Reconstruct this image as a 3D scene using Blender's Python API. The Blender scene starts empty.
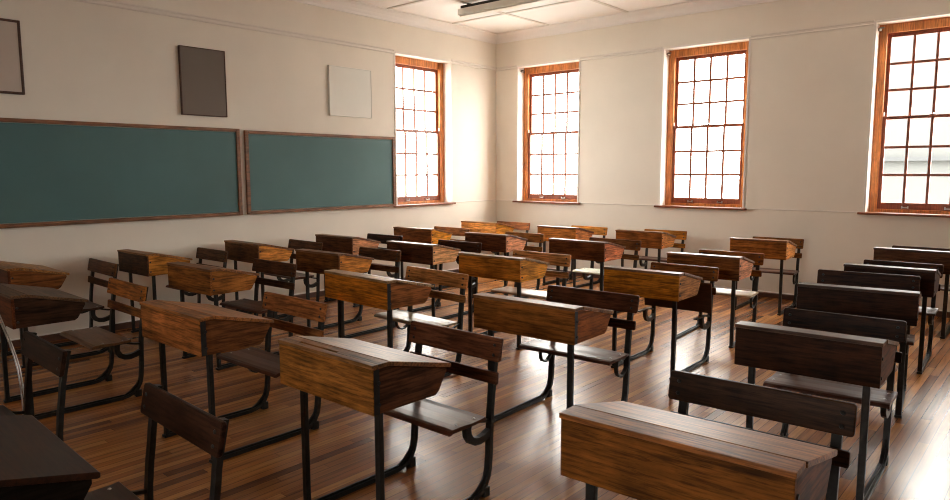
import bpy, bmesh, math, random
from mathutils import Vector, Matrix
R = random.Random(7)
PI = math.pi
sc = bpy.context.scene
COL = sc.collection
H = 1.6

# ------------------------------------------------------------------ colour helpers
def lin(c):
    c /= 255.0
    return c / 12.92 if c <= 0.04045 else ((c + 0.055) / 1.055) ** 2.4
def rgb(r, g, b, k=1.0):
    return (min(lin(r) * k, 1), min(lin(g) * k, 1), min(lin(b) * k, 1), 1)

# ------------------------------------------------------------------ materials
def mat(name):
    m = bpy.data.materials.new(name); m.use_nodes = True
    nt = m.node_tree
    return m, nt, nt.nodes['Principled BSDF']
def N(nt, typ, **kw):
    n = nt.nodes.new(typ)
    for k, v in kw.items(): setattr(n, k, v)
    return n
def L(nt, a, b): nt.links.new(a, b)
def math_node(nt, op, a, b=None, c=None):
    n = N(nt, 'ShaderNodeMath', operation=op)
    for i, v in enumerate((a, b, c)):
        if v is None: continue
        if isinstance(v, (int, float)): n.inputs[i].default_value = v
        else: L(nt, v, n.inputs[i])
    return n.outputs[0]
def noise(nt, vec, scale, detail=3, rough=.6):
    n = N(nt, 'ShaderNodeTexNoise'); n.inputs['Scale'].default_value = scale
    n.inputs['Detail'].default_value = detail; n.inputs['Roughness'].default_value = rough
    L(nt, vec, n.inputs['Vector']); return n.outputs['Fac']
def ramp(nt, fac, stops):
    r = N(nt, 'ShaderNodeValToRGB'); L(nt, fac, r.inputs['Fac'])
    e = r.color_ramp.elements
    while len(e) < len(stops): e.new(.5)
    for i, (p, c) in enumerate(stops):
        e[i].position = p; e[i].color = c if len(c) == 4 else (*c, 1)
    return r.outputs['Color']
def g3(v): return (v, v, v, 1)
def mul(nt, a, b, fac=1.0):
    n = N(nt, 'ShaderNodeMix', data_type='RGBA', blend_type='MULTIPLY'); n.inputs[0].default_value = fac
    L(nt, a, n.inputs[6]); L(nt, b, n.inputs[7]); return n.outputs[2]

def wood_material(name, base=None, rough=.36, grain_axis='X', spec=.5, var=1.0, bump=.16):
    """Old varnished wood; with base None the board's own colour comes from the object."""
    m, nt, b = mat(name)
    tc = N(nt, 'ShaderNodeTexCoord'); oi = N(nt, 'ShaderNodeObjectInfo')
    off = math_node(nt, 'MULTIPLY', oi.outputs['Random'], 37.0)
    cmb = N(nt, 'ShaderNodeCombineXYZ'); L(nt, off, cmb.inputs[0]); L(nt, off, cmb.inputs[1]); L(nt, off, cmb.inputs[2])
    add = N(nt, 'ShaderNodeVectorMath', operation='ADD'); L(nt, tc.outputs['Object'], add.inputs[0]); L(nt, cmb.outputs[0], add.inputs[1])
    mp = N(nt, 'ShaderNodeMapping'); L(nt, add.outputs[0], mp.inputs['Vector'])
    s = {'X': (1.6, 22, 22), 'Y': (22, 1.6, 22), 'Z': (22, 22, 1.6)}[grain_axis]
    mp.inputs['Scale'].default_value = s
    g1 = noise(nt, mp.outputs[0], 1.0, 5, .65)
    mp2 = N(nt, 'ShaderNodeMapping'); L(nt, add.outputs[0], mp2.inputs['Vector'])
    mp2.inputs['Scale'].default_value = tuple(4 * v for v in s)
    g2 = noise(nt, mp2.outputs[0], 1.0, 3, .6)
    blot = noise(nt, add.outputs[0], 6.0, 4, .6)
    c1 = ramp(nt, g1, [(.30, g3(.50)), (.50, g3(.98)), (.68, g3(1.35))])
    c2 = ramp(nt, g2, [(.36, g3(.55)), (.56, g3(1.16))])
    c3 = ramp(nt, blot, [(.33, g3(.66)), (.60, g3(1.15))])
    if base is None: col = oi.outputs['Color']
    else:
        rg = N(nt, 'ShaderNodeRGB'); rg.outputs[0].default_value = base; col = rg.outputs[0]
    mp3 = N(nt, 'ShaderNodeMapping'); L(nt, add.outputs[0], mp3.inputs['Vector']); mp3.inputs['Scale'].default_value = tuple(v * q for v, q in zip(s, (2.2, 2.2, 2.2)))
    c4 = ramp(nt, noise(nt, mp3.outputs[0], 2.3, 6, .75), [(.36, g3(.45)), (.43, g3(1)), (.63, g3(1)), (.72, g3(1.7))])
    col = mul(nt, mul(nt, mul(nt, mul(nt, col, c1, var), c2, var), c3, var), c4, var * .8)
    L(nt, col, b.inputs['Base Color'])
    b.inputs['Roughness'].default_value = rough + .03
    b.inputs['Specular IOR Level'].default_value = spec
    bp = N(nt, 'ShaderNodeBump'); bp.inputs['Strength'].default_value = bump; bp.inputs['Distance'].default_value = .0015
    L(nt, math_node(nt, 'ADD', g1, g2), bp.inputs['Height']); L(nt, bp.outputs[0], b.inputs['Normal'])
    return m

M_WOOD = wood_material('old_desk_wood', rough=.46, spec=.14)
M_LID = wood_material('worn_lid_wood', rough=.42, spec=.36)
M_BACK = wood_material('backrest_wood', rough=.40, spec=.10)
M_WOODY = wood_material('old_desk_end_wood', rough=.48, spec=.13, grain_axis='Y')
M_SEAT = wood_material('varnished_seat_wood', rough=.30, spec=.42, var=.55, bump=.05)
M_CASING = wood_material('window_casing_wood', base=rgb(204, 128, 62), rough=.4, grain_axis='Z', var=.6)
M_SASH = wood_material('window_sash_wood', base=rgb(150, 82, 54), rough=.4, grain_axis='Z', var=.4)
M_SILL = wood_material('window_sill_wood', base=rgb(128, 72, 44), rough=.4, var=.6)
M_BOARDFRAME = wood_material('chalkboard_frame_wood', base=rgb(128, 84, 52), rough=.5, grain_axis='Y', var=.7)
M_DARKFRAME = wood_material('dark_frame_wood', base=rgb(82, 54, 40), rough=.5, var=.5)

def plain(name, color, rough=.6, metallic=0.0, nscale=0, nlo=.9, nhi=1.08, bump=0):
    m, nt, b = mat(name)
    tc = N(nt, 'ShaderNodeTexCoord')
    rg = N(nt, 'ShaderNodeRGB'); rg.outputs[0].default_value = color
    if nscale:
        f = noise(nt, tc.outputs['Object'], nscale, 5, .6)
        L(nt, mul(nt, rg.outputs[0], ramp(nt, f, [(.32, g3(nlo)), (.66, g3(nhi))])), b.inputs['Base Color'])
        if bump:
            bp = N(nt, 'ShaderNodeBump'); bp.inputs['Strength'].default_value = bump; bp.inputs['Distance'].default_value = .004
            L(nt, f, bp.inputs['Height']); L(nt, bp.outputs[0], b.inputs['Normal'])
    else: L(nt, rg.outputs[0], b.inputs['Base Color'])
    b.inputs['Roughness'].default_value = rough; b.inputs['Metallic'].default_value = metallic
    return m
M_WALL = plain('cream_plaster', (.845, .805, .72, 1), .75, nscale=1.3, nlo=.965, nhi=1.02, bump=.15)
M_WALLDARK = plain('fill_cutting_plaster', (.34, .29, .23, 1), .7, nscale=1.3, nlo=.95, nhi=1.03)  # dark tone given to the unseen walls to cut fill light
M_CEIL = plain('white_ceiling_board', (.90, .89, .87, 1), .8, nscale=.8, nlo=.97, nhi=1.02)
M_REVEAL = plain('white_gloss_trim', (.86, .83, .78, 1), .5)
M_TRIM = plain('cream_moulding', (.80, .76, .70, 1), .55)
M_BATTEN = plain('grey_batten', (.72, .70, .66, 1), .6)
M_SKIRT = plain('dark_skirting', rgb(92, 62, 48), .5, nscale=8)
M_IRON = plain('black_iron', (.020, .021, .020, 1), .42, metallic=.35, nscale=30, nlo=.6, nhi=1.4)
M_STEEL = plain('worn_steel', (.55, .54, .52, 1), .3, metallic=1)
M_BRASS = plain('dull_bracket_metal', (.25, .22, .18, 1), .4, metallic=.8)
M_BOARD = plain('chalkboard_green', rgb(74, 112, 114), .62, nscale=1.6, nlo=.93, nhi=1.05)
M_GREYPANEL = plain('dark_grey_panel', rgb(110, 100, 90), .6, nscale=3, nlo=.96, nhi=1.03)
M_WHITEPANEL = plain('white_panel', rgb(232, 233, 226), .5, nscale=3, nlo=.98, nhi=1.01)
M_GREYPICTURE = plain('pale_grey_panel', rgb(196, 186, 176), .5, nscale=2, nlo=.97, nhi=1.02)
M_FIXTURE = plain('cream_enamel', (.92, .90, .82, 1), .45)
M_DIFFUSER = plain('opal_diffuser', (.86, .84, .77, 1), .4)
M_DARKGAP = plain('gap_shade_and_hanger', (.03, .03, .03, 1), .6)
M_OUT = plain('dimmed_pale_wall', (.046, .048, .047, 1), .9, nscale=.6, nlo=.95, nhi=1.03)  # pale wall dimmed in the colour so the bright sky won't burn it out
M_OUTBAND = plain('dimmed_coping', (.030, .032, .034, 1), .9, nscale=2)  # band dimmed in the colour along with the wall
M_OUTGLASS = plain('far_window_glass', (.036, .046, .048, 1), .9)
M_OUTGROUND = plain('pale_paving', (.42, .41, .39, 1), .9, nscale=.5)

def glass_material():
    m = bpy.data.materials.new('thin_window_glass'); m.use_nodes = True; nt = m.node_tree
    nt.nodes.clear()
    o = N(nt, 'ShaderNodeOutputMaterial'); t = N(nt, 'ShaderNodeBsdfTransparent'); g = N(nt, 'ShaderNodeBsdfGlossy')
    t.inputs[0].default_value = (.97, .95, .93, 1); g.inputs['Roughness'].default_value = .03
    mx = N(nt, 'ShaderNodeMixShader'); mx.inputs[0].default_value = .06
    L(nt, t.outputs[0], mx.inputs[1]); L(nt, g.outputs[0], mx.inputs[2]); L(nt, mx.outputs[0], o.inputs[0])
    return m
M_GLASS = glass_material()

def floor_material():
    m, nt, b = mat('strip_floorboards')
    tc = N(nt, 'ShaderNodeTexCoord'); sp = N(nt, 'ShaderNodeSeparateXYZ'); L(nt, tc.outputs['Object'], sp.inputs[0])
    x, y = sp.outputs[0], sp.outputs[1]
    BW = .056
    xs = math_node(nt, 'DIVIDE', x, BW); xi = math_node(nt, 'FLOOR', xs); xf = math_node(nt, 'FRACT', xs)
    wn = N(nt, 'ShaderNodeTexWhiteNoise', noise_dimensions='1D'); L(nt, xi, wn.inputs['W'])
    ys = math_node(nt, 'DIVIDE', math_node(nt, 'ADD', y, math_node(nt, 'MULTIPLY', wn.outputs['Value'], 9.0)), 1.35)
    yi = math_node(nt, 'FLOOR', ys); yf = math_node(nt, 'FRACT', ys)
    idv = N(nt, 'ShaderNodeCombineXYZ'); L(nt, xi, idv.inputs[0]); L(nt, yi, idv.inputs[1])
    w2 = N(nt, 'ShaderNodeTexWhiteNoise', noise_dimensions='2D'); L(nt, idv.outputs[0], w2.inputs['Vector'])
    base = ramp(nt, w2.outputs['Value'], [(0, rgb(104, 58, 25)), (.2, rgb(146, 88, 40)), (.7, rgb(168, 109, 54)), (1, rgb(186, 126, 66))])
    mp = N(nt, 'ShaderNodeMapping'); L(nt, tc.outputs['Object'], mp.inputs[0]); mp.inputs['Scale'].default_value = (45, 2.2, 1)
    g = noise(nt, mp.outputs[0], 1.0, 5, .65)
    base = mul(nt, base, ramp(nt, g, [(.3, g3(.62)), (.65, g3(1.18))]))
    bl = noise(nt, tc.outputs['Object'], .8, 4, .55)
    base = mul(nt, base, ramp(nt, bl, [(.33, g3(.80)), (.62, g3(1.08))]))
    # seams
    e1 = math_node(nt, 'LESS_THAN', math_node(nt, 'ABSOLUTE', math_node(nt, 'SUBTRACT', xf, .5)), .462)
    e2 = math_node(nt, 'LESS_THAN', math_node(nt, 'ABSOLUTE', math_node(nt, 'SUBTRACT', yf, .5)), .4988)
    e = math_node(nt, 'MULTIPLY', e1, e2)
    # every so often a wide old gap
    base = mul(nt, base, ramp(nt, e, [(0, g3(.38)), (1, g3(1))]))
    L(nt, base, b.inputs['Base Color'])
    b.inputs['Roughness'].default_value = .27
    b.inputs['Specular IOR Level'].default_value = .5; b.inputs['Coat Weight'].default_value = .15; b.inputs['Coat Roughness'].default_value = .30; b.inputs['Coat IOR'].default_value = 1.55
    hgt = noise(nt, tc.outputs['Object'], 7.0, 1, .4)
    bp = N(nt, 'ShaderNodeBump'); bp.inputs['Strength'].default_value = .25; bp.inputs['Distance'].default_value = .003
    L(nt, hgt, bp.inputs['Height']); L(nt, bp.outputs[0], b.inputs['Normal'])
    return m
M_FLOOR = floor_material()

# ------------------------------------------------------------------ mesh helpers
def box(bm, x0, x1, y0, y1, z0, z1, bev=0):
    t = bmesh.new()
    bmesh.ops.create_cube(t, size=1)
    for v in t.verts:
        v.co = Vector(((x0 + x1) / 2 + v.co.x * (x1 - x0), (y0 + y1) / 2 + v.co.y * (y1 - y0), (z0 + z1) / 2 + v.co.z * (z1 - z0)))
    if bev: bmesh.ops.bevel(t, geom=t.edges[:], offset=bev, segments=2, affect='EDGES', profile=.5)
    merge(bm, t); return bm
def merge(bm, t):
    me = bpy.data.meshes.new('tmp'); t.to_mesh(me); t.free(); bm.from_mesh(me); bpy.data.meshes.remove(me)
def prism(bm, prof, a, b, axis='x', bev=0):
    """closed 2-D outline extruded along an axis: x -> outline is (y,z); y -> outline is (x,z)"""
    t = bmesh.new()
    def P(p, s):
        return (s, p[0], p[1]) if axis == 'x' else (p[0], s, p[1]) if axis == 'y' else (p[0], p[1], s)
    v0 = [t.verts.new(P(p, a)) for p in prof]; v1 = [t.verts.new(P(p, b)) for p in prof]
    t.faces.new(v0); t.faces.new(list(reversed(v1)))
    n = len(prof)
    for i in range(n): t.faces.new((v0[i], v1[i], v1[(i + 1) % n], v0[(i + 1) % n]))
    bmesh.ops.recalc_face_normals(t, faces=t.faces[:])
    if bev: bmesh.ops.bevel(t, geom=t.edges[:], offset=bev, segments=2, affect='EDGES', profile=.5)
    merge(bm, t); return bm
def bar(bm, path, th, x0, x1):
    """flat iron bar following a (y,z) path, th thick in that plane, x0..x1 wide"""
    n = len(path); lo, hi = [], []
    for i, p in enumerate(path):
        a = Vector(path[max(i - 1, 0)]); c = Vector(path[min(i + 1, n - 1)]); d = (c - a).normalized()
        nrm = Vector((-d.y, d.x)) * th / 2; p = Vector(p)
        lo.append(p - nrm); hi.append(p + nrm)
    t = bmesh.new(); rings = []
    for a, c in zip(lo, hi):
        rings.append([t.verts.new((x0, a.x, a.y)), t.verts.new((x1, a.x, a.y)), t.verts.new((x1, c.x, c.y)), t.verts.new((x0, c.x, c.y))])
    for r, s in zip(rings, rings[1:]):
        for i in range(4): t.faces.new((r[i], r[(i + 1) % 4], s[(i + 1) % 4], s[i]))
    t.faces.new(rings[0]); t.faces.new(list(reversed(rings[-1])))
    bmesh.ops.recalc_face_normals(t, faces=t.faces[:])
    merge(bm, t); return bm
def cyl(bm, c, r, h, axis='z', seg=10, dome=True):
    t = bmesh.new()
    bmesh.ops.create_cone(t, cap_ends=True, segments=seg, radius1=r, radius2=r * (.6 if dome else 1), depth=h)
    M = {'z': Matrix(), 'y': Matrix.Rotation(PI / 2, 4, 'X'), '-y': Matrix.Rotation(-PI/2, 4, 'X'), 'x': Matrix.Rotation(PI / 2, 4, 'Y')}[axis]
    bmesh.ops.transform(t, matrix=Matrix.Translation(c) @ M, verts=t.verts[:]); merge(bm, t); return bm
def tube(bm, pts, r, seg=8):
    t = bmesh.new(); rings = []
    for i, p in enumerate(pts):
        a = Vector(pts[max(i - 1, 0)]); c = Vector(pts[min(i + 1, len(pts) - 1)]); d = (c - a).normalized()
        u = d.cross(Vector((0, 0, 1)) if abs(d.z) < .9 else Vector((1, 0, 0))).normalized(); w = d.cross(u)
        rings.append([t.verts.new(Vector(p) + r * (math.cos(k * 2 * PI / seg) * u + math.sin(k * 2 * PI / seg) * w)) for k in range(seg)])
    for q, s in zip(rings, rings[1:]):
        for i in range(seg): t.faces.new((q[i], q[(i + 1) % seg], s[(i + 1) % seg], s[i]))
    t.faces.new(rings[0]); t.faces.new(list(reversed(rings[-1])))
    bmesh.ops.recalc_face_normals(t, faces=t.faces[:]); merge(bm, t); return bm
def BM(): return bmesh.new()
def obj(name, bm, m, parent=None, smooth=False):
    me = bpy.data.meshes.new(name); bm.to_mesh(me); bm.free(); me.materials.append(m)
    if smooth:
        for p in me.polygons: p.use_smooth = True
    o = bpy.data.objects.new(name, me); COL.objects.link(o)
    if parent: o.parent = parent
    return o
def empty(name, loc=(0, 0, 0), rz=0):
    o = bpy.data.objects.new(name, None); COL.objects.link(o); o.location = loc; o.rotation_euler = (0, 0, rz)
    o.empty_display_size = .1; return o
def tag(o, label=None, cat=None, group=None, kind=None):
    if label: o['label'] = label
    if cat: o['category'] = cat
    if group: o['group'] = group
    if kind: o['kind'] = kind
    return o
def struct(name, bm, m, parent=None, **k):
    o = obj(name, bm, m, parent, **k)
    if not parent: o['kind'] = 'structure'
    return o

# ------------------------------------------------------------------ the room
XW, YW, ZC = -.4133, .507, 3.754
X1, Y1 = 10.2, -12.0
TH = .38
WIN_X = [.036, 2.51, 5.04, 7.56]           # left edges of the openings in the window wall
WW, WZ0, WZ1 = 1.135, 1.11, 3.215
WL0, WL1 = -1.705, -.572                   # opening in the chalkboard wall
struct('floor', box(BM(), XW - TH, X1 + TH, Y1 - TH, YW + TH, -.12, 0), M_FLOOR)
struct('ceiling', box(BM(), XW - TH, X1 + TH, Y1 - TH, YW + TH, ZC, ZC + .12), M_CEIL)
bm = BM(); xs = XW - TH
for wx in WIN_X:
    box(bm, xs, wx, YW, YW + TH, 0, ZC)
    box(bm, wx, wx + WW, YW, YW + TH, 0, WZ0 - .025)
    box(bm, wx, wx + WW, YW, YW + TH, WZ1, ZC); xs = wx + WW
box(bm, xs, X1 + TH, YW, YW + TH, 0, ZC)
struct('wall_back', bm, M_WALL)
bm = BM()
box(bm, XW - TH, XW, Y1, WL0, 0, ZC); box(bm, XW - TH, XW, WL1, YW, 0, ZC)
box(bm, XW - TH, XW, WL0, WL1, 0, WZ0 - .025); box(bm, XW - TH, XW, WL0, WL1, WZ1, ZC)
struct('wall_left', bm, M_WALL)
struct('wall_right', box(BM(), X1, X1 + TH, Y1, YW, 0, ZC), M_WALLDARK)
#FRONTWALL
FILL_WIN = [5.0]                        # unseen opening added behind the camera for fill light
bm = BM(); xs = XW - TH
for wx in FILL_WIN:
    box(bm, xs, wx, Y1 - TH, Y1, 0, ZC); box(bm, wx, wx + WW, Y1 - TH, Y1, 0, WZ0 - .025)
    box(bm, wx, wx + WW, Y1 - TH, Y1, WZ1, ZC); xs = wx + WW
box(bm, xs, X1 + TH, Y1 - TH, Y1, 0, ZC)
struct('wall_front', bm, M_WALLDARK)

# cove cornice, picture rail, dado line, skirting
cove = [(0, 0), (0, .135), (.135, .135), (.135, .118), (.09, .10), (.05, .07), (.025, .03), (.02, 0)]
def run_back(prof, x0, x1, z): return prism(BM(), [(YW - p[0], z + p[1]) for p in prof], x0, x1)
def run_left(prof, y0, y1, z): return prism(BM(), [(XW + p[0], z + p[1]) for p in prof], y0, y1, 'y')
tn = [0]
def trim(bm, m):
    tn[0] += 1; return struct('trim_%d' % tn[0], bm, m)
trim(run_back(cove, XW, X1, ZC - .135), M_CEIL); trim(run_left(cove, Y1, YW, ZC - .135), M_CEIL)
rail = [(0, 0), (.010, .004), (.014, .016), (.008, .024), (.008, .040), (.018, .050), (.018, .060), (0, .062)]
dado = [(0, 0), (.008, .003), (.008, .013), (0, .016)]
segs = [XW] + [v for wx in WIN_X for v in (wx - .02, wx + WW + .02)] + [X1]
for a, c in zip(segs[::2], segs[1::2]):
    trim(run_back(rail, a, c, 3.188), M_TRIM); trim(run_back(dado, a, c, 1.098), M_TRIM)
trim(run_left(rail, Y1, WL0 - .02, 3.198), M_TRIM); trim(run_left(rail, WL1 + .02, YW, 3.198), M_TRIM)
trim(run_left(dado, WL1 + .02, YW, 1.104), M_TRIM)
skirt = [(0, 0), (.020, 0), (.020, .052), (.012, .062), (0, .064)]
struct('baseboard_back', run_back(skirt, XW, X1, 0), M_SKIRT); struct('baseboard_left', run_left(skirt, Y1, YW, 0), M_SKIRT)
bead = [(0, .064), (.014, .064), (.010, .074), (0, .076)]
trim(run_back(bead, XW, X1, 0), M_REVEAL); trim(run_left(bead, Y1, YW, 0), M_REVEAL)
# ceiling battens
for i in range(8):
    x = .705 + 1.31 * i
    if x < X1: trim(box(BM(), x - .022, x + .022, Y1, YW - .12, ZC - .012, ZC), M_BATTEN)
for j in range(9):
    y = -.662 - 1.28 * j
    trim(box(BM(), XW + .12, X1, y - .022, y + .022, ZC - .014, ZC), M_BATTEN)

# ------------------------------------------------------------------ windows (local: x across, y outwards, z up)
def build_window(name, detail=True):
    r = empty(name); r['kind'] = 'structure'
    W, Hh = WW, WZ1 - WZ0
    d0, d1 = .15, .24
    cw = .085
    bm = BM()                                   # casing
    box(bm, 0, cw, d0, d1, 0, Hh, .004); box(bm, W - cw, W, d0, d1, 0, Hh, .004)
    box(bm, cw, W - cw, d0, d1, Hh - .10, Hh, .004); box(bm, cw, W - cw, d0, d1, 0, .035, .003)
    struct('window_frame', bm, M_CASING, r)
    bm = BM()                                   # white plaster lining of the recess
    box(bm, -.001, .004, .004, d0, 0, Hh); box(bm, W - .004, W + .001, .004, d0, 0, Hh); box(bm, .004, W - .004, .004, d0, Hh - .004, Hh)
    # bead round the opening
    box(bm, -.022, .004, -.008, .006, 0, Hh + .022, .004); box(bm, W - .004, W + .022, -.008, .006, 0, Hh + .022, .004)
    box(bm, .004, W - .004, -.008, .006, Hh - .003, Hh + .022, .004)
    struct('reveal', bm, M_REVEAL, r)
    bm = BM(); box(bm, -.072, W + .055, -.045, .005, -.026, 0, .006); box(bm, 0, W, .003, d0 + .01, -.024, 0)
    struct('window_sill', bm, M_SILL, r)
    mid = 1.065
    for (z0, z1, y0, y1, bot, top) in ((.035, mid + .018, d0 + .018, d0 + .050, .075, .036), (mid - .018, Hh - .10, d0 + .052, d0 + .084, .036, .045)):
        x0, x1 = cw, W - cw; st = .038
        bm = BM()
        box(bm, x0, x0 + st, y0, y1, z0, z1, .003); box(bm, x1 - st, x1, y0, y1, z0, z1, .003)
        box(bm, x0 + st, x1 - st, y0, y1, z0, z0 + bot, .003); box(bm, x0 + st, x1 - st, y0, y1, z1 - top, z1, .003)
        s = struct('sash', bm, M_SASH, r)
        gx0, gx1, gz0, gz1 = x0 + st, x1 - st, z0 + bot, z1 - top
        bm = BM(); mw = .0135
        for k in (1, 2, 3):
            x = gx0 + (gx1 - gx0) * k / 4; box(bm, x - mw, x + mw, y0 + .004, y1 - .004, gz0, gz1)
        for k in (1, 2):
            z = gz0 + (gz1 - gz0) * k / 3; box(bm, gx0, gx1, y0 + .006, y1 - .006, z - mw, z + mw)
        struct('glazing_bars', bm, M_SASH, s)
        struct('pane', box(BM(), gx0, gx1, (y0 + y1) / 2 - .0015, (y0 + y1) / 2 + .0015, gz0, gz1), M_GLASS, s)
    if detail:
        for x in (W * .32, W * .68):
            bm = BM(); box(bm, x - .035, x + .035, d0 - .004, d0 + .018, .050, .060, .002); box(bm, x - .035, x - .025, d0, d0 + .02, .045, .075, .001); box(bm, x + .025, x + .035, d0, d0 + .02, .045, .075, .001)
            struct('sash_lift', bm, M_STEEL, r)
        bm = BM(); box(bm, W / 2 - .03, W / 2 + .03, d0 + .02, d0 + .05, mid + .018, mid + .026, .002); cyl(bm, (W / 2 + .01, d0 + .03, mid + .034), .011, .016)
        struct('sash_fastener', bm, M_STEEL, r)
        for x in (cw + .012, W - cw - .012):
            bm = BM(); box(bm, x - .006, x + .006, d0 + .006, d0 + .02, mid + .018, mid + .065, .002); struct('sash_horn', bm, M_REVEAL, r)
        bm = BM(); box(bm, .004, .03, .075, .14, Hh - .075, Hh - .045, .003); cyl(bm, (.02, .07, Hh - .06), .02, .03, 'y'); cyl(bm, (.045, .07, Hh - .05), .012, .05, 'x')
        struct('blind_bracket', bm, M_BRASS, r)
    return r
def copy_tree(o, parent=None):
    c = o.copy(); COL.objects.link(c); c.parent = parent
    for ch in list(o.children): copy_tree(ch, c)
    return c
w0 = build_window('window_2'); w0.location = (WIN_X[0], YW, WZ0)
for i, wx in enumerate(WIN_X[1:]):
    c = copy_tree(w0); c.name = 'window_%d' % (i + 3); c.location = (wx, YW, WZ0)
c = copy_tree(w0); c.name = 'window_1'; c.location = (XW, WL0, WZ0); c.rotation_euler = (0, 0, PI / 2)
for i, wx in enumerate(FILL_WIN):
    c = copy_tree(w0); c.name = 'window_%d' % (i + 6); c.location = (wx + WW, Y1, WZ0); c.rotation_euler = (0, 0, PI)  # added fill window, never in view

# ------------------------------------------------------------------ things on the chalkboard wall
def chalkboard(y0, y1, z0, z1, label):
    r = empty('chalkboard', (XW, (y0 + y1) / 2, z0)); a = (y1 - y0) / 2; h = z1 - z0; f = .045
    tag(r, label, 'chalkboard', 'wall chalkboards')
    obj('board_surface', box(BM(), .002, .016, -a + f - .005, a - f + .005, f - .005, h - f + .005), M_BOARD, r)
    bm = BM()
    box(bm, .001, .032, -a, -a + f, 0, h, .004); box(bm, .001, .032, a - f, a, 0, h, .004)
    box(bm, .001, .032, -a + f, a - f, 0, f * .8, .004); box(bm, .001, .032, -a + f, a - f, h - f * .8, h, .004)
    box(bm, .001, .050, -a + .01, a - .01, 0, .012, .003)
    obj('board_frame', bm, M_BOARDFRAME, r)
chalkboard(-7.60, -4.135, 1.095, 2.075, 'larger green chalkboard in a brown wood frame, left one, cut by the left edge')
chalkboard(-4.072, -1.752, 1.098, 2.062, 'shorter green chalkboard in a brown wood frame, ending beside the corner window')
def panel(name, y0, y1, z0, z1, m, fm, label, cat, f=.018, th=.03):
    r = empty(name, (XW, (y0 + y1) / 2, z0)); a = (y1 - y0) / 2; h = z1 - z0
    tag(r, label, cat)
    obj('panel_face', box(BM(), .004, th - .006, -a + f, a - f, f, h - f), m, r)
    bm = BM()
    box(bm, .001, th, -a, -a + f, 0, h, .003); box(bm, .001, th, a - f, a, 0, h, .003)
    box(bm, .001, th, -a + f, a - f, 0, f, .003); box(bm, .001, th, -a + f, a - f, h - f, h, .003)
    obj('panel_frame', bm, fm, r)
panel('wall_panel', -7.15, -6.258, 2.289, 2.94, M_GREYPICTURE, M_DARKFRAME, 'pale grey wall panel with thin dark brown frame at top left', 'wall panel', .022)
panel('notice_board', -4.80, -4.28, 2.196, 2.917, M_GREYPANEL, M_DARKFRAME, 'dark grey portrait notice board hung above the left chalkboard', 'notice board', .010, .035)
panel('notice_board', -2.862, -2.166, 2.297, 2.925, M_WHITEPANEL, M_WHITEPANEL, 'small white square notice board hung above the shorter chalkboard', 'notice board', .008, .035)

# ceiling light with a dark strip standing in for the shadow gap above
r = empty('ceiling_light', (1.25, -1.46, ZC)); tag(r, 'long cream batten luminaire hung close below the ceiling boards', 'ceiling light')
bm = BM(); box(bm, -.64, .9, -.075, .075, -.155, -.075, .006); obj('housing', bm, M_FIXTURE, r)
obj('diffuser', box(BM(), -.63, .89, -.055, .055, -.172, -.154, .008), M_DIFFUSER, r)
obj('gap_shade_strip', box(BM(), -.62, .80, -.04, .04, -.076, -.034), M_DARKGAP, r)  # dark colour put where only the gap's shade shows
for x in (-.5, .7): obj('hanger', box(BM(), x - .02, x + .02, -.03, .03, -.036, -.0145), M_DARKGAP, r)

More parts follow.
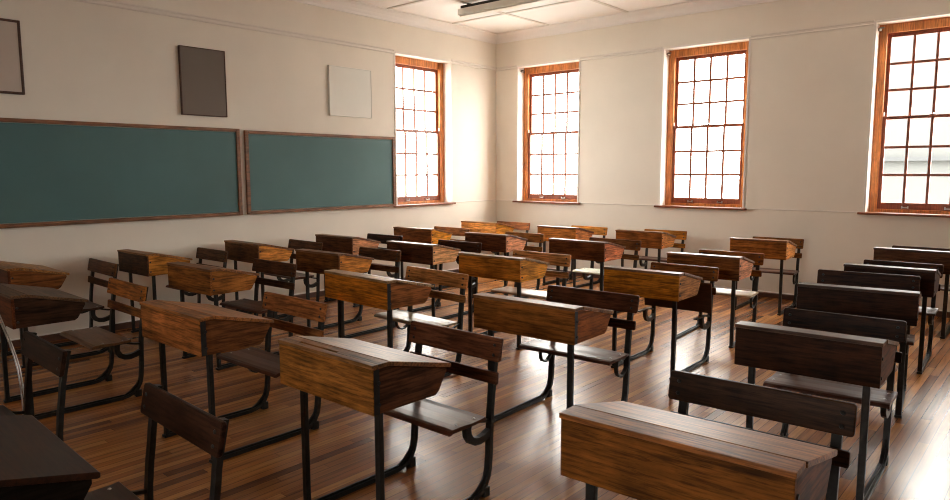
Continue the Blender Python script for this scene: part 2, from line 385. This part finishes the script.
# ------------------------------------------------------------------ the school desk: box desk, bench and back on one iron frame
W2 = .3365
LEGX = .270
UNIT = {}
def proto():
    P = {}
    def part(key, name, bm, m, smooth=False):
        me = bpy.data.meshes.new(name); bm.to_mesh(me); bm.free(); me.materials.append(m)
        if smooth:
            for p in me.polygons: p.use_smooth = True
        P[key] = (name, me)
    part('front', 'front_panel', box(BM(), -W2, W2, 0, .018, .624, .816, .003), M_WOOD)
    side = [(.017, .626), (.352, .626), (.372, .640), (.420, .722), (.420, .736), (.086, .812), (.017, .815)]
    part('sideL', 'side_panel', prism(BM(), side, -W2 + .001, -W2 + .019, bev=.002), M_WOODY)
    part('sideR', 'side_panel', prism(BM(), side, W2 - .019, W2 - .001, bev=.002), M_WOODY)
    part('bottom', 'bottom_panel', box(BM(), -W2 + .018, W2 - .018, .017, .352, .626, .637), M_WOOD)
    part('rear', 'rear_panel', prism(BM(), [(.352, .628), (.366, .637), (.414, .720), (.414, .736), (.400, .738), (.350, .645)], -W2 + .018, W2 - .018), M_WOOD)
    bm = BM()                                    # fixed strip with a pen groove
    box(bm, -W2 - .004, W2 + .004, -.005, .030, .815, .833, .0025); box(bm, -W2 - .004, W2 + .004, .044, .086, .815, .833, .0025)
    box(bm, -W2 - .004, -.22, .029, .045, .815, .833); box(bm, .06, W2 + .004, .029, .045, .815, .833); box(bm, -.22, .06, .029, .045, .815, .822)
    part('groove', 'pen_ledge', bm, M_LID)
    part('ledge', 'pen_ledge', box(BM(), -W2 - .004, W2 + .004, -.005, .087, .815, .833, .0025), M_LID)
    part('lid', 'lid', prism(BM(), [(.088, .815), (.432, .735), (.440, .737), (.441, .750), (.436, .754), (.092, .833), (.088, .832)], -W2 - .008, W2 + .008, bev=.0015), M_LID)
    # back
    def rr(x, z0, z1, r, n=4):
        o = []
        for cx, cz, a in ((x - r, z1 - r, 0), (-x + r, z1 - r, PI / 2), (-x + r, z0 + r, PI), (x - r, z0 + r, 1.5 * PI)):
            for k in range(n + 1): o.append((cx + r * math.cos(a + k * PI / 2 / n), cz + r * math.sin(a + k * PI / 2 / n)))
        return o
    def tilted(prof, y0, y1, z0, tilt):
        t = prism(BM(), prof, y0, y1, 'y', bev=.0045)
        for v in t.verts: v.co.y += (v.co.z - z0) * tilt
        return t
    part('back', 'backrest', tilted(rr(.3255, .674, .788, .012), .792, .811, .674, .20), M_BACK)
    part('rail', 'back_rail', tilted(rr(.316, .562, .622, .008), .786, .803, .562, .10), M_BACK)
    seat = [(.448, .404), (.450, .414), (.458, .422), (.475, .427), (.52, .428), (.60, .423), (.67, .425), (.700, .429), (.704, .424), (.704, .412), (.60, .407), (.475, .408), (.460, .402)]
    part('seat', 'seat', prism(BM(), seat, -.320, .320, bev=.0015), M_SEAT)
    a = math.radians(-86)
    t = prism(BM(), seat, -.320, .320, bev=.0015)
    for v in t.verts:                             # hinged up against the back
        y, z = v.co.y - .704, v.co.z - .41
        v.co.y = .700 + y * math.cos(a) - z * math.sin(a); v.co.z = .420 + y * math.sin(a) + z * math.cos(a)
    part('seatup', 'seat', t, M_SEAT)
    for s, k in ((-1, 'L'), (1, 'R')):
        x = s * LEGX; a, b = x - .0165, x + .0165
        bm = BM(); box(bm, a, b, .070, .094, .012, .620, .003); box(bm, a - .004, b + .004, .050, .13, .618, .6255, .001); box(bm, x - .020, x + .020, .060, .105, 0, .018, .004)
        part('leg' + k, 'leg', bm, M_IRON)
        bm = BM()
        path = [(.640, .014), (.680, .020), (.715, .034), (.745, .060), (.765, .095), (.776, .14), (.783, .22), (.790, .40), (.800, .50), (.809, .562), (.8155, .622), (.824, .674), (.8465, .782)]
        bar(bm, path, .022, a, b)
        bar(bm, [(.655, .020), (.70, .045), (.745, .085), (.772, .13)], .020, x - .006, x + .006)
        box(bm, x - .019, x + .019, .728, .770, 0, .05, .004)
        part('post' + k, 'leg', bm, M_IRON)
        bm = BM(); bar(bm, [(.092, .013), (.642, .013)], .022, a, b); bar(bm, [(.09, .020), (.65, .020)], .030, x - .005, x + .005)
        part('run' + k, 'runner', bm, M_IRON)
        bm = BM()                                 # heavy hook
        hk = [(.625, .404), (.620, .375), (.624, .345), (.642, .318), (.670, .303), (.705, .299), (.745, .307), (.782, .322)]
        bar(bm, hk, .036, a + .002, b - .002); bar(bm, [(.485, .4015), (.690, .4015)], .008, a, b); bar(bm, [(.690, .399), (.740, .385), (.784, .378)], .014, x - .008, x + .008)
        part('hook' + k, 'seat_bracket', bm, M_IRON)
        bm = BM()                                 # slender loop
        hk = [(.652, .404), (.644, .37), (.640, .335), (.646, .303), (.664, .280), (.692, .268), (.722, .270), (.750, .286), (.784, .318)]
        bar(bm, hk, .011, x - .012, x + .012); bar(bm, [(.485, .4015), (.690, .4015)], .008, a, b); bar(bm, [(.644, .345), (.70, .365), (.786, .395)], .010, x - .007, x + .007)
        part('loop' + k, 'seat_bracket', bm, M_IRON)
        part('plate' + k, 'corner_plate', box(BM(), s * (W2 - .001) - .0015, s * (W2 - .001) + .0015, .004, .034, .626, .812), M_IRON)
        for j, z in enumerate((.705, .752)):
            part('bb%s%d' % (k, j), 'bolt', cyl(BM(), (x * 1.06 + (j - .5) * .0, .789 + (z - .674) * .2, z), .009, .005, 'y'), M_IRON)
        part('sb%s0' % k, 'bolt', cyl(BM(), (s * .285, .655, .4265), .008, .004), M_STEEL)
        part('sb%s1' % k, 'bolt', cyl(BM(), (s * .285, .530, .4292), .008, .004), M_STEEL)
        for j, z in enumerate((.665, .755)):
            part('pb%s%d' % (k, j), 'bolt', cyl(BM(), (s * (W2 + .0015), .030, z), .008, .005, 'x', dome=False), M_IRON)
    return P
PR = proto()
K = 1.0
def C3(c, k=1.0): return tuple(min(1, m * 1.42 * lin(v) ** 1.2) for v, m in zip(c, (.94, 1.06, .92))) + (1,)
GROUP = 'school desks with attached benches in rows'
def desk(x, y, rz, w, front, side, lid, back, seat, label, hook='hook', bolts=True, seat_up=False, plate=False, rail=True, groove=False, back_dz=0):
    r = empty('school_desk', (x, y, 0), rz); r.scale = (w, 1, 1)
    tag(r, label, 'school desk', GROUP)
    def put(key, parent=r, color=None):
        nm, me = PR[key]
        o = bpy.data.objects.new(nm, me); COL.objects.link(o); o.parent = parent
        if color: o.color = C3(tuple(v * q for v, q in zip(color, (.93, .89, .84))) if key in ('lid', 'ledge', 'groove') else color)
        return o
    put('front', color=front); sl = put('sideL', color=side); sr = put('sideR', color=side)
    put('bottom', color=front); put('rear', color=side); put('groove' if groove else 'ledge', color=lid); put('lid', color=lid)
    b = put('back', color=back)
    if rail: put('rail', color=tuple(v * .85 for v in back)).location.z = back_dz
    b.location = (0, back_dz * .2, back_dz)
    s = put('seatup' if seat_up else 'seat', color=seat)
    for k in 'LR':
        put('leg' + k); put('post' + k); put('run' + k); put(hook + k)
        if plate: put('plate' + k, sl if k == 'L' else sr)
        if bolts:
            for j in '01':
                put('bb' + k + j, b)
                if not seat_up: put('sb' + k + j, s)
                put('pb' + k + j, sl if k == 'L' else sr)
    return r
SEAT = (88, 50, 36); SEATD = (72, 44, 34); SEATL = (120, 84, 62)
GOLD = (176, 118, 52); OAK = (158, 100, 52); RED = (100, 56, 34); DK = (66, 38, 23); BLK = (58, 33, 20); LITPINK = (188, 134, 106); LID = (128, 82, 50)  # pink of the desk ends carries window reflection in the colour
#   x, y, rot, width, front, side, lid, back, seat, label, options
DESKS = [
 (6.040,-6.640,.028,1.045,(130,82,40),(110,66,40),(160,106,62),(66,42,28),SEAT,'nearest school desk, scuffed brown front and reddish lid, cut by the bottom edge',dict(hook='hook')),
 (4.491,-6.681,-.015,.986,(148,98,54),(96,62,44),(150,108,76),(106,66,50),SEAT,'school desk with light worn lid and dark end panel, in the near centre',dict(groove=True, plate=True)),
 (4.445,-5.214,.028,1.081,(136,86,44),(146,88,46),(146,106,78),(94,58,42),SEAT,'brown school desk with scratched front, directly behind the nearest centre desk',dict(hook='loop',plate=True)),
 (5.953,-4.995,.034,.956,DK,RED,(110,80,66),BLK,SEAT,'dark school desk with pale chipped top edge, behind the nearest desk at right',dict()),  # low light on the right column is put into these dark wood colours
 (3.093,-6.683,-.007,1.049,(160,102,62),(112,70,42),(164,112,70),(158,102,66),SEAT,'weathered reddish oak school desk with split-grain front, at near left',dict(hook='loop',plate=True)),
 (1.446,-5.738,.022,1.002,(148,96,52),(160,104,52),(150,104,70),(92,60,44),SEAT,'mid brown school desk before the left chalkboard, with dark upright back',dict()),
 (.084,-5.602,.015,.905,(84,56,40),(172,114,52),(158,112,66),(96,66,48),SEAT,'dark fronted school desk with golden end, by the left wall below the left chalkboard',dict()),
 (.077,-4.453,-.024,1.023,(104,68,46),(196,132,72),(140,96,60),(100,68,50),SEAT,'school desk with dark front and orange end, by the left wall under the chalkboard gap',dict()),
 (1.425,-4.455,.032,.953,(118,76,44),(180,120,60),(128,90,64),(98,64,44),SEAT,'brown school desk with golden end, second column, below the shorter chalkboard',dict(groove=True)),
 (.246,-3.346,.015,.998,(100,64,44),LITPINK,(132,96,72),(70,46,40),SEAT,'dark school desk with pinkish window-lit end colour, by the wall below the shorter chalkboard',dict()),
 (2.892,-5.198,-.059,1.136,(178,112,42),(146,92,52),(168,138,112),(176,122,80),(150,130,112),'golden front school desk with pale shiny lid and worn orange back, left of centre',dict(hook='loop',plate=True)),  # pale seat colour holds the window glare
 (1.532,-3.344,.018,1.013,(92,56,40),(196,146,110),(134,100,76),(76,48,38),SEAT,'dark red-brown school desk with light tan window-lit end colour, second column, middle row',dict()),  # window reflection put into the end colour
 (.144,-1.96,.038,1.027,(142,88,50),(206,142,56),(150,104,60),(146,96,62),SEAT,'reddish school desk with bright yellow end, by the wall under the corner window',dict()),
 (2.886,-3.649,-.002,1.072,(176,114,48),(194,134,58),(160,130,104),(184,132,92),(150,122,102),'golden oak school desk with yellow end, centre of the room',dict()),
 (1.458,-2.001,.019,.944,(104,64,44),(196,138,112),(122,84,66),(136,90,46),SEAT,'dark school desk with pink window-lit end colour and golden back, second column, third from the window wall',dict()),  # end colour includes reflected window light
 (.132,-.583,-.033,1.035,(190,128,74),(204,142,66),(160,110,60),(156,100,68),SEAT,'light orange school desk in the far corner, against the left wall',dict()),
 (2.75,-1.99,-.019,1.067,(112,68,42),(192,124,96),(132,92,72),(118,76,46),(216,214,210),'red-brown school desk with pink window-lit end colour and seat whitened for window glare, middle column',dict()),  # white seat and pink end colours stand in for window reflections
 (1.533,-.585,-.019,.94,(170,108,54),(176,112,70),(120,80,60),(184,124,58),SEAT,'orange oak school desk under the left window of the window wall',dict()),
 (4.375,-3.613,.018,.931,(172,112,38),(170,118,76),(146,110,92),(126,80,44),SEATD,'golden oak school desk with its dark seat folded up',dict(seat_up=True)),
 (4.345,-2.378,.062,.981,(122,78,42),(184,128,104),(142,104,82),(130,84,46),(170,150,136),'brown school desk with pinkish scratched end, behind the desk with the folded seat',dict(hook='loop')),
 (2.71,-.484,.034,.931,(140,88,44),(192,132,84),(140,98,64),(164,108,50),SEAT,'brown school desk standing before the middle window by the wall',dict()),
 (4.236,-.626,.054,.894,(154,100,50),(176,118,70),(140,98,66),(128,84,52),SEAT,'oak school desk standing alone between middle and right windows, by the wall',dict(hook='loop')),
 (5.835,-3.47,.125,1.027,BLK,DK,(84,58,46),DK,SEATD,'very dark school desk in right column, directly behind the one with chipped top edge',dict(back_dz=.045)),  # right-column gloom kept in the wood colour, here and below
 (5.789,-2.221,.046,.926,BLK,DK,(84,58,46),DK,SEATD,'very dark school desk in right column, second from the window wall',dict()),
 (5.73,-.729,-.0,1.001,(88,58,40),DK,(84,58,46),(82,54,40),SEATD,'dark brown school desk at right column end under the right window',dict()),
 (.164,-6.731,-.034,1.002,RED,(124,78,46),(172,124,80),(110,72,50),SEATD,'school desk with pale lid by the left wall, cut by the left edge',dict()),
 (1.60,-7.113,-.025,1.008,RED,(66,44,34),(112,84,68),(164,104,56),SEATL,'dark school desk with orange-brown back and wide seat, second column, at the left edge',dict()),
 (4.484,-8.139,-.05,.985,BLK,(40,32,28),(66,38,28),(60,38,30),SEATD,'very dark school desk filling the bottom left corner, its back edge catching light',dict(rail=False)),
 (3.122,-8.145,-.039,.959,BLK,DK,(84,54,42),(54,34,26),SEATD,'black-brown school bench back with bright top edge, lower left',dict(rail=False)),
]
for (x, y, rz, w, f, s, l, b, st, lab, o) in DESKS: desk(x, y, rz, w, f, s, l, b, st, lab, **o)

# thin bent rods standing in for unidentified pale streaks, feet on the floor
r = empty('streak_rod', (2.30, -7.30, 0)); tag(r, 'pair of thin pale curved rods standing in for unidentified streaks at the left edge of the photo', 'metal rod')
for k, dx in enumerate((0, .045)):
    obj('rod', tube(BM(), [(x - dx, 0, z) for x, z in ((.0, .87), (.09, .80), (.19, .725), (.265, .665), (.33, .60), (.371, .545), (.40, .45), (.42, .2), (.425, .001))], .004), M_STEEL, r, smooth=True)

# ------------------------------------------------------------------ outside
struct('ground', box(BM(), -45, 60, -60, 60, -4.3, -4.2), M_OUTGROUND)
r = empty('neighbouring_building', (1.5, 24, -4.2)); tag(r, 'pale building seen through the right-hand window', 'building')
obj('wall', box(BM(), -4.4, 7, 0, 8, 0, 14), M_OUT, r)
obj('string_course', box(BM(), -4.5, 7.1, -.3, .02, 6.12, 6.28), M_OUTBAND, r)
for x in (-3.6, -1.4, .8, 3.0, 5.2):
    o = obj('far_window', box(BM(), x, x + 1.2, -.05, .05, 3.6, 4.4), M_OUTBAND, r); obj('far_pane', box(BM(), x + .1, x + 1.1, -.07, -.045, 3.7, 4.3), M_OUTGLASS, o)

# ------------------------------------------------------------------ light: overcast sky through the windows
wd = bpy.data.worlds.new('overcast_sky'); sc.world = wd; wd.use_nodes = True; nt = wd.node_tree
bg = nt.nodes['Background']
tc = N(nt, 'ShaderNodeTexCoord'); sp = N(nt, 'ShaderNodeSeparateXYZ'); L(nt, tc.outputs['Generated'], sp.inputs[0])
L(nt, ramp(nt, sp.outputs[2], [(0, (.88, .89, .86)), (.5, (.98, 1.0, .96))]), bg.inputs['Color'])
bg.inputs['Strength'].default_value = 11.0
def portal(loc, rot):
    l = bpy.data.lights.new('window_portal', 'AREA'); l.shape = 'RECTANGLE'; l.size = WW; l.size_y = WZ1 - WZ0
    l.cycles.is_portal = True
    o = bpy.data.objects.new('window_portal', l); COL.objects.link(o); o.location = loc; o.rotation_euler = rot
zc = (WZ0 + WZ1) / 2
for wx in WIN_X: portal((wx + WW / 2, YW + TH - .02, zc), (-PI / 2, 0, 0))
for wx in FILL_WIN: portal((wx + WW / 2, Y1 - TH + .02, zc), (PI / 2, 0, 0))
portal((XW - TH + .02, (WL0 + WL1) / 2, zc), (PI / 2, 0, -PI / 2))

# ------------------------------------------------------------------ camera
cd = bpy.data.cameras.new('camera'); cam = bpy.data.objects.new('camera', cd); COL.objects.link(cam); sc.camera = cam
cd.sensor_width = 36; cd.sensor_fit = 'HORIZONTAL'; cd.lens = 696.84 / 950 * 36; cd.clip_end = 500; cd.clip_start = .02
r_ = Vector((0.75589318, 0.65468889, -0.00282023)).normalized(); f_ = Vector((-0.65068629, 0.75078193, -0.11372706)).normalized()
u_ = r_.cross(f_).normalized(); r_ = f_.cross(u_)
cam.matrix_world = Matrix(((r_.x, u_.x, -f_.x, 6.8886), (r_.y, u_.y, -f_.y, -8.4493), (r_.z, u_.z, -f_.z, H), (0, 0, 0, 1)))

sc.view_settings.view_transform = 'Standard'; sc.view_settings.look = 'None'
sc.view_settings.exposure = 1.52; sc.view_settings.gamma = 1.0; sc.view_settings.use_curve_mapping = False
cy = sc.cycles; cy.filter_width = 1.1
cy.max_bounces = 14; cy.diffuse_bounces = 8; cy.glossy_bounces = 5; cy.transparent_max_bounces = 12
cy.use_denoising = True; cy.denoiser = 'OPENIMAGEDENOISE'; cy.sample_clamp_indirect = 12.0
cy.caustics_reflective = False; cy.caustics_refractive = False
